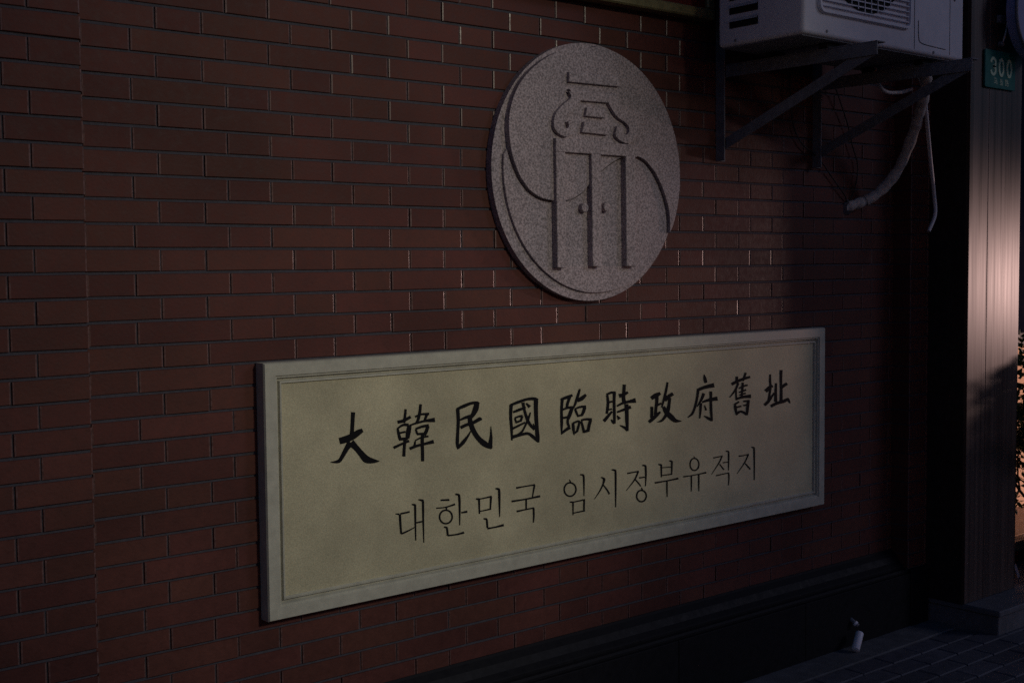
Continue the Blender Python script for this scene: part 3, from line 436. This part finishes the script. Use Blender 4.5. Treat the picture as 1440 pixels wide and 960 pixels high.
def bracket(x, label):
    t = thing('wall_bracket', label, 'bracket', (x, 0, 1.96), 'steel brackets under the air conditioner')
    m = MB().box(x-.02, x+.026, -.005, 0.0, 1.962, 2.62, .0015); m.box(x-.0245, x-.0195, -.043, -.0, 1.962, 2.62, .0015); m.build('upright', 'steel', t)
    m = MB().box(x-.018, x+.03, -.69, -.046, 2.308, 2.3125, .001); m.box(x-.019, x-.0145, -.69, -.044, 2.266, 2.3075, .001); m.build('arm', 'steel', t)
    a, b = Vector((0, -.012, 2.015)), Vector((0, -.672, 2.285)); d = (b-a).normalized(); nrm = Vector((0, -d.z, d.y))
    m = MB()
    for (xa, xb, h0, h1) in ((x-.012, x-.0075, -.019, .019), (x-.0072, x+.032, -.0195, -.0145)):
        vs = [Vector((xx, 0, 0))+p+nrm*h for p in (a, b) for h in (h0, h1) for xx in (xa, xb)]
        m.add(vs, [(0, 2, 3, 1), (4, 5, 7, 6), (0, 1, 5, 4), (2, 6, 7, 3), (0, 4, 6, 2), (1, 3, 7, 5)])
    m.build('strut', 'steel', t)
    for z in (1.985, 2.10): MB().tube([(x+.006, -.003, z), (x+.006, -.013, z)], .009, 6).build('bolt', 'steel', t)
bracket(3.655, 'dark steel bracket under the left end of the air conditioner')
bracket(4.243, 'dark steel bracket under the right end of the air conditioner, beside the pipes')
pp = spline([(4.33, -.36, 2.350), (4.44, -.35, 2.338), (4.5109, -.33, 2.302), (4.5624, -.28, 2.2179), (4.598, -.22, 2.1118), (4.6219, -.13, 1.9598), (4.5646, -.06, 1.8587), (4.475, -.004, 1.8150), (4.44, .02, 1.802)], 8)
ip = thing('insulated_pipe', 'thick grey wrapped pipe curving from under the air conditioner into the wall', 'pipe', (4.461, 0, 1.81))
MB().tube(pp, [.0212+.0016*math.sin(i*1.7)+.0011*math.sin(i*.61)+random.uniform(-.0009, .0009) for i in range(len(pp))], 14).build('pipe_wrapping', 'wrap', ip, 60)
for k in (10, 30, 44, 50): MB().tube(pp[k:k+2], .0232, 14).build('tape_band', 'tape', ip)
hole = MB()
for k in range(14):
    a_ = 2*math.pi*k/14; r1, r2 = .030+random.uniform(-.004, .006), .018
    hole.add([(4.458+r1*math.cos(a_), -.0008, 1.808+r1*math.sin(a_)), (4.458+r1*math.cos(a_+.46), -.0008, 1.808+r1*math.sin(a_+.46)), (4.458+r2*math.cos(a_+.46), -.011, 1.808+r2*math.sin(a_+.46)), (4.458+r2*math.cos(a_), -.011, 1.808+r2*math.sin(a_))], [(0, 1, 2, 3)])
hole.build('putty_seal', 'mortar', ip, 60)
tag(MB().tube(spline([(4.47, -.31, 2.330), (4.53, -.30, 2.285), (4.5781, -.285, 2.2049), (4.6882, -.24, 2.0138), (4.785, -.2, 1.8638), (4.7949, -.2, 1.780), (4.7483, -.2, 1.709)], 8), .0078, 10).build('drain_hose', 'hose', None, 60),
    'thin pale drain hose hanging beside the wrapped pipe', 'hose')
tag(MB().tube(spline([(4.265, -.26, 2.336), (4.2853, -.26, 2.2787), (4.3339, -.26, 2.247), (4.42, -.265, 2.250), (4.501, -.27, 2.2678)], 7), .0075, 10).build('drain_tube', 'hose', None, 60),
    'short pale looped tube under the air conditioner', 'tube')
tag(MB().tube(spline([(4.06, -.01, 2.335), (4.07, -.012, 2.154), (4.125, -.014, 2.06), (4.24, -.016, 2.0), (4.33, -.014, 1.93), (4.42, -.012, 1.86), (4.458, .0, 1.822)], 7), .0026, 8).build('cable', 'cable', None, 60),
    'thin black cable drooping along the brick from the first bracket to the pipe hole', 'cable')
tag(MB().tube(spline([(4.30, -.03, 2.335), (4.42, -.02, 2.164), (4.47, -.016, 2.06), (4.51, -.014, 1.98), (4.49, -.012, 1.88), (4.464, .0, 1.826)], 7), .0026, 8).build('cable', 'cable', None, 60),
    'thin black cable curling down behind the wrapped pipe', 'cable')
# ================================================================= red board over the wall
sb = thing('sign_board', 'dark red board with dull gilt frame hanging above the medallion', 'sign board', (2.6, 0, 2.47))
MB().box(1.42, 3.54, -.045, -.002, 2.50, 3.2).build('board', 'redboard', sb)
for a in ((1.40, 3.56, 2.463, 2.500), (1.40, 3.56, 3.2, 3.238)): MB().box(a[0], a[1], -.062, -.001, a[2], a[3], .005).build('frame_rail', 'gold', sb)
for a in ((1.40, 1.438), (3.522, 3.56)): MB().box(a[0], a[1], -.060, -.003, 2.5005, 3.1995, .005).build('frame_rail', 'gold', sb)
# ================================================================= pillar
QX0, QX1, QY = 4.938, 5.362, -.272
pr = thing('clad_pillar', 'tall brown clad pillar with vertical boards standing on the stone step', 'pillar', (5.15, -.1, .11))
MB().box(QX0, QX1, QY+.012, .2, .1, 3.1, .002).build('core', 'pillarcore', pr)
cuts = [0, .150, .290, .424]
for i in range(3):
    MB().box(QX0+cuts[i]+.0002, QX0+cuts[i+1]-.0002, QY-.0006*((i*5) % 3)-.001, QY+.014, .106, 3.098, .0008).build('board', 'pillar', pr)
hp = thing('house_number_plate', 'small green enamel house number plate reading 300 on the pillar', 'number plate', (5.16, QY, 2.40))
YP = QY-.012
MB().prism(rrect(5.034, 5.284, 2.322, 2.482, .008, 3), QY-.004, YP, .0015).build('plate', 'green', hp)
def digit(kind, cx):
    mb = MB(); w, h, z0 = .036, .068, 2.379
    def strip(pts, t=.0125):
        P = [Vector((x, 0, z)) for x, z in pts]
        for i in range(len(P)-1):
            d = (P[i+1]-P[i]); L_ = d.length; d.normalize(); nn_ = Vector((-d.z, 0, d.x))*t/2; e = d*t*.25
            a, b = P[i]-e, P[i+1]+e
            vs = [(v.x, y, v.z) for y in (YP-.0012-.00008*i, YP+.001) for v in (a-nn_, b-nn_, b+nn_, a+nn_)]
            mb.add(vs, [(3, 2, 1, 0), (0, 1, 5, 4), (1, 2, 6, 5), (2, 3, 7, 6), (3, 0, 4, 7)])
    if kind == '0': strip([(cx+w/2*math.sin(2*math.pi*i/20), z0+h/2+h/2*math.cos(2*math.pi*i/20)) for i in range(21)])
    else:
        strip([(cx-w/2*math.cos(math.radians(a)), z0+h*.74+h*.26*math.sin(math.radians(a))) for a in range(10, 271, 20)])
        strip([(cx-w/2*math.cos(math.radians(a)), z0+h*.26+h*.26*math.sin(math.radians(a))) for a in range(90, 351, 20)][::-1])
    mb.build('digit', 'plateink', hp)
for k, d in zip('300', (5.098, 5.164, 5.230)): digit(k, d)
def small_char(cx, strokes):
    mb = MB(); s = .027; z0 = 2.338
    for i, st in enumerate(strokes):
        for (ax, az), (bx, bz) in zip(st, st[1:]):
            a, b = Vector((cx+(ax-.5)*s*1.15, 0, z0+az*s)), Vector((cx+(bx-.5)*s*1.15, 0, z0+bz*s)); d = (b-a).normalized(); q = Vector((-d.z, 0, d.x))*.0017
            mb.add([(v.x, YP-.001-.00005*i, v.z) for v in (a-q, b-q, b+q, a+q)], [(3, 2, 1, 0)])
    mb.build('written_character', 'plateink', hp)
small_char(5.118, [[(.15, .95), (.75, .95), (.7, .55)], [(.3, .8), (.22, .5), (.9, .5), (.85, .08), (.65, .1)], [(.05, .25), (.7, .25)]])
small_char(5.164, [[(.5, 1), (.5, .62)], [(.2, .92), (.3, .7)], [(.8, .92), (.7, .7)], [(.15, .58), (.85, .58), (.85, .05), (.12, .05)], [(.2, .32), (.85, .32)]])
small_char(5.210, [[(.08, .92), (.4, .92), (.4, .62), (.08, .62), (.08, .92)], [(.25, .6), (.25, .1)], [(.25, .35), (.42, .35)], [(.02, .05), (.45, .15)], [(.65, .98), (.5, .65)], [(.6, .85), (.9, .85), (.5, .4)], [(.6, .7), (.98, .4)], [(.58, .38), (.9, .38), (.9, .03), (.58, .03), (.58, .38)]])
for x in (5.105,): MB().tube(spline([(5.16, QY-.02, 2.52), (5.165, QY-.03, 2.56), (5.19, QY-.025, 2.62), (5.215, QY-.02, 2.72), (5.22, QY-.012, 2.86)], 6), .0035, 8).build('hanging_wire', 'hose', hp)
MB().prism(circ(.012, 5.158, 2.513, 14), QY-.004, QY-.024, .003).build('hook', 'steel', hp)
MB().prism(rrect(5.135, 5.185, 2.60, 2.635, .008, 3), QY-.004, QY-.02, .003).build('cable_clip', 'steel', hp)
rs = thing('round_sign', 'round dull blue sign with a dark letter at the top right corner', 'sign', (5.33, -.36, 2.64))
RX, RZ, RR = 5.318, 2.648, .195
MB().prism(circ(RR, RX, RZ, 48), -.325, -.372, .006).build('disc', 'bluesign', rs, 30)
MB().tube([(RX+RR*math.cos(2*math.pi*i/48), -.372, RZ+RR*math.sin(2*math.pi*i/48)) for i in range(49)], .007, 8).build('rim', 'steel', rs, 60)
MB().box(RX-.03, RX+.03, -.326, QY-.003, RZ-.03, RZ+.03).build('mount', 'steel', rs)
m = MB(); ex, ez = 5.222, 2.548
m.box(ex, ex+.012, -.3745, -.37, ez, ez+.062)
for z in (ez, ez+.026, ez+.052): m.box(ex+.012, ex+.042, -.3743, -.37, z, z+.010)
m.build('letter', 'ink', rs)
m = MB(); ex, ez = 5.255, 2.64
m.box(ex, ex+.012, -.3745, -.37, ez, ez+.062); m.box(ex+.012, ex+.042, -.3743, -.37, ez+.052, ez+.062); m.box(ex+.012, ex+.036, -.3743, -.37, ez+.026, ez+.036)
m.build('letter', 'ink', rs)
# ================================================================= step, spout
stp = thing('stone_step', 'grey stone step under the clad pillar', 'step', (5.5, -.2, 0))
MB().box(4.952, 7.4, -.423, .1, -.05, .077, .003).build('riser', 'step', stp)
for i in range(3): MB().box(4.942+i*.82+.001, 4.942+(i+1)*.82-.001, -.434, .1, .0785, .104, .004).build('tread', 'step', stp)
ds = thing('drain_spout', 'short white plastic drain spout sticking out of the black plinth', 'spout', (4.36, -.1, .1))
MB().tube(spline([(4.372, -.07, .118), (4.366, -.104, .107), (4.376, -.124, .088)], 5), .0085, 12).build('elbow', 'pvcgrey', ds, 60)
MB().tube([(4.369, -.112, .100), (4.372, -.118, .0935)], .0115, 14).build('collar', 'pvc', ds, 60)
a, b = Vector((4.381, -.132, .066)), Vector((4.3125, -.152, .0045))
a, b = Vector((4.362, -.142, .0645)), Vector((4.298, -.166, .0125))
ax = (b-a).normalized()
r_ = .0165; pts = [a+(b-a)*t for t in (0, 0, .03, .97, 1, 1)]
MB().tube(pts and [a+ax*.004, a, a+ax*.0015, b-ax*.003, b], [.0125, r_-.001, r_, r_, r_-.003], 18).build('tube', 'pvc', ds, 50)
# ================================================================= shop front beyond the pillar
sw = thing('shop_window', 'lit peach coloured shop display window beyond the pillar', 'window', (6.3, .1, .1))
MB().box(5.37, 7.6, .42, .47, .1, 1.20).build('back_wall', 'interior', sw)
MB().box(5.37, 7.6, .05, .419, .10, .205).build('display_floor', 'sill', sw)
MB().box(5.37, 7.6, -.05, .049, .165, .212, .006).build('sill', 'sill', sw)
MB().box(5.37, 7.6, -.035, .05, .106, .1645).build('sill_board', 'redboard', sw)
MB().box(5.37, 7.6, .0, .42, 1.165, 1.20).build('head', 'winframe', sw)
for x in (5.37, 6.42, 7.56): MB().box(x, x+.04, .002, .045, .213, 1.164, .003).build('mullion', 'winframe', sw)
for x in (5.412, 6.462): MB().box(x, x+1.006 if x < 6 else x+1.096, .02, .026, .214, 1.163).build('pane', 'glass', sw)
bp = thing('blue_panel', 'dark blue glossy panel above the shop window at the right edge', 'panel', (6.4, 0, 1.2))
MB().box(5.37, 7.6, -.02, .2, 1.235, 3.1, .004).build('panel', 'bluepanel', bp)
MB().box(5.37, 7.6, -.05, .1, 1.2015, 1.234, .004).build('ledge', 'sill', bp)
MB().box(5.925, 5.96, -.026, -.0205, 1.35, 3.0, .001).build('trim_strip', 'card', bp)
def leafquad(mb, p, d, s, w):
    d = d.normalized(); q = d.orthogonal().normalized(); q.rotate(Matrix.Rotation(random.uniform(0, 6.28), 3, d)); n_ = d.cross(q)
    mb.add([p, p+d*s*.5+q*w+n_*w*.3, p+d*s, p+d*s*.5-q*w+n_*w*.3], [(0, 1, 2, 3)])
def shrub(name, label, base, h, rad, nst, leaf_s, dens, potr, poth, potm, leafm, group=None, seed=1):
    random.seed(seed)
    t = thing(name, label, 'plant', base, group); B = Vector(base)
    prof = [(0, 0), (potr*.72, 0), (potr*.95, poth*.86), (potr, poth*.86), (potr, poth), (potr*.88, poth), (potr*.86, poth*.9)]
    p = MB().lathe(prof, base).build('pot', potm, t, 40)
    MB().lathe([(potr*.87, poth*.91), (0, poth*.93)], base).build('soil', 'soil', p)
    br, lf = MB(), MB()
    def grow(p, d, L, r, lvl):
        pts = [p]; n = 4
        for i in range(n):
            d = (d+Vector((random.gauss(0, .16), random.gauss(0, .16), random.gauss(.03, .1)))).normalized(); p = p+d*L/n; pts.append(p)
        br.tube(pts, [r*(1-.55*i/n) for i in range(n+1)], 5, False)
        if lvl < 3:
            for k in range(3 if lvl < 2 else 4):
                q = pts[random.randrange(1, n+1)]; a = (d+Vector((random.gauss(0, .75), random.gauss(0, .75), random.gauss(.05, .45)))).normalized()
                grow(q, a, L*random.uniform(.5, .75), r*.55, lvl+1)
        for k in range(dens if lvl >= 2 else 0):
            q = pts[random.randrange(1, n+1)]; 
            if (q-B).z > h*.55 or random.random() < .12: leafquad(lf, q, (d+Vector((random.gauss(0, .8), random.gauss(0, .8), random.gauss(0, .6)))), leaf_s*random.uniform(.7, 1.2), leaf_s*.25)
    for i in range(nst):
        a = 2*math.pi*i/nst+random.uniform(-.3, .3); d = Vector((math.cos(a)*rad/h*1.1, math.sin(a)*rad/h*1.1, 1)).normalized()
        grow(B+Vector((math.cos(a)*potr*.3, math.sin(a)*potr*.3, poth*.9)), d, h*.52, .008*h+.002, 0)
    br.build('branches', 'bark', t, 60); lf.build('foliage', leafm, t)
    return t
shrub('potted_shrub', 'tall twiggy shrub in a dark pot at the right edge beside the pillar', (5.97, -.18, .104), .98, .26, 11, .045, 12, .15, .17, 'planter', 'leaf', seed=3)
shrub('potted_plant', 'small lime green plant in a terracotta pot on the window sill', (5.955, .16, .205), .22, .07, 5, .035, 3, .062, .115, 'terracotta', 'leaf2', seed=5)
cd = thing('price_card', 'small white card leaning below the shop window near the step', 'card', (5.56, -.19, .104))
vs = [(5.535, -.20, .106), (5.578, -.185, .106), (5.578, -.165, .160), (5.535, -.18, .160)]
vs += [(x, y+.003, z) for x, y, z in vs]
MB().add(vs, [(0, 1, 2, 3), (7, 6, 5, 4), (0, 4, 5, 1), (1, 5, 6, 2), (2, 6, 7, 3), (3, 7, 4, 0)]).build('card', 'card', cd)

# ================================================================= unseen hedge planter, added to shade the lower pillar
hg = thing('shade_hedge', 'clipped leafy hedge in a dark planter box added out of view to shade the pillar', 'hedge', (5.93, -.39, .104))
MB().box(5.62, 6.20, -.468, -.335, .104, .50, .006).build('planter_box', 'planter', hg)
random.seed(11); lf = MB(); br = MB()
for i in range(26):
    x, y = random.uniform(5.70, 6.16), random.uniform(-.43, -.36)
    br.tube([(x, y, .42), (x+random.gauss(0, .03), y+random.gauss(0, .02), .8), (x+random.gauss(0, .05), y+random.gauss(0, .03), 1.14)], [.007, .005, .002], 5)
for i in range(4200):
    x, y = random.uniform(5.60, 6.22), random.uniform(-.472, -.32); top = 1.10+.035*math.sin(x*9)+.03*math.sin(x*23+1)+.02*math.sin(y*31)
    z = .44+(top-.44)*random.random()**.8
    leafquad(lf, Vector((x, y, z)), Vector((random.gauss(0, 1), random.gauss(0, 1), random.gauss(.4, .7))), random.uniform(.03, .055), random.uniform(.009, .016))
br.build('branches', 'bark', hg); lf.build('foliage', 'leaf', hg)
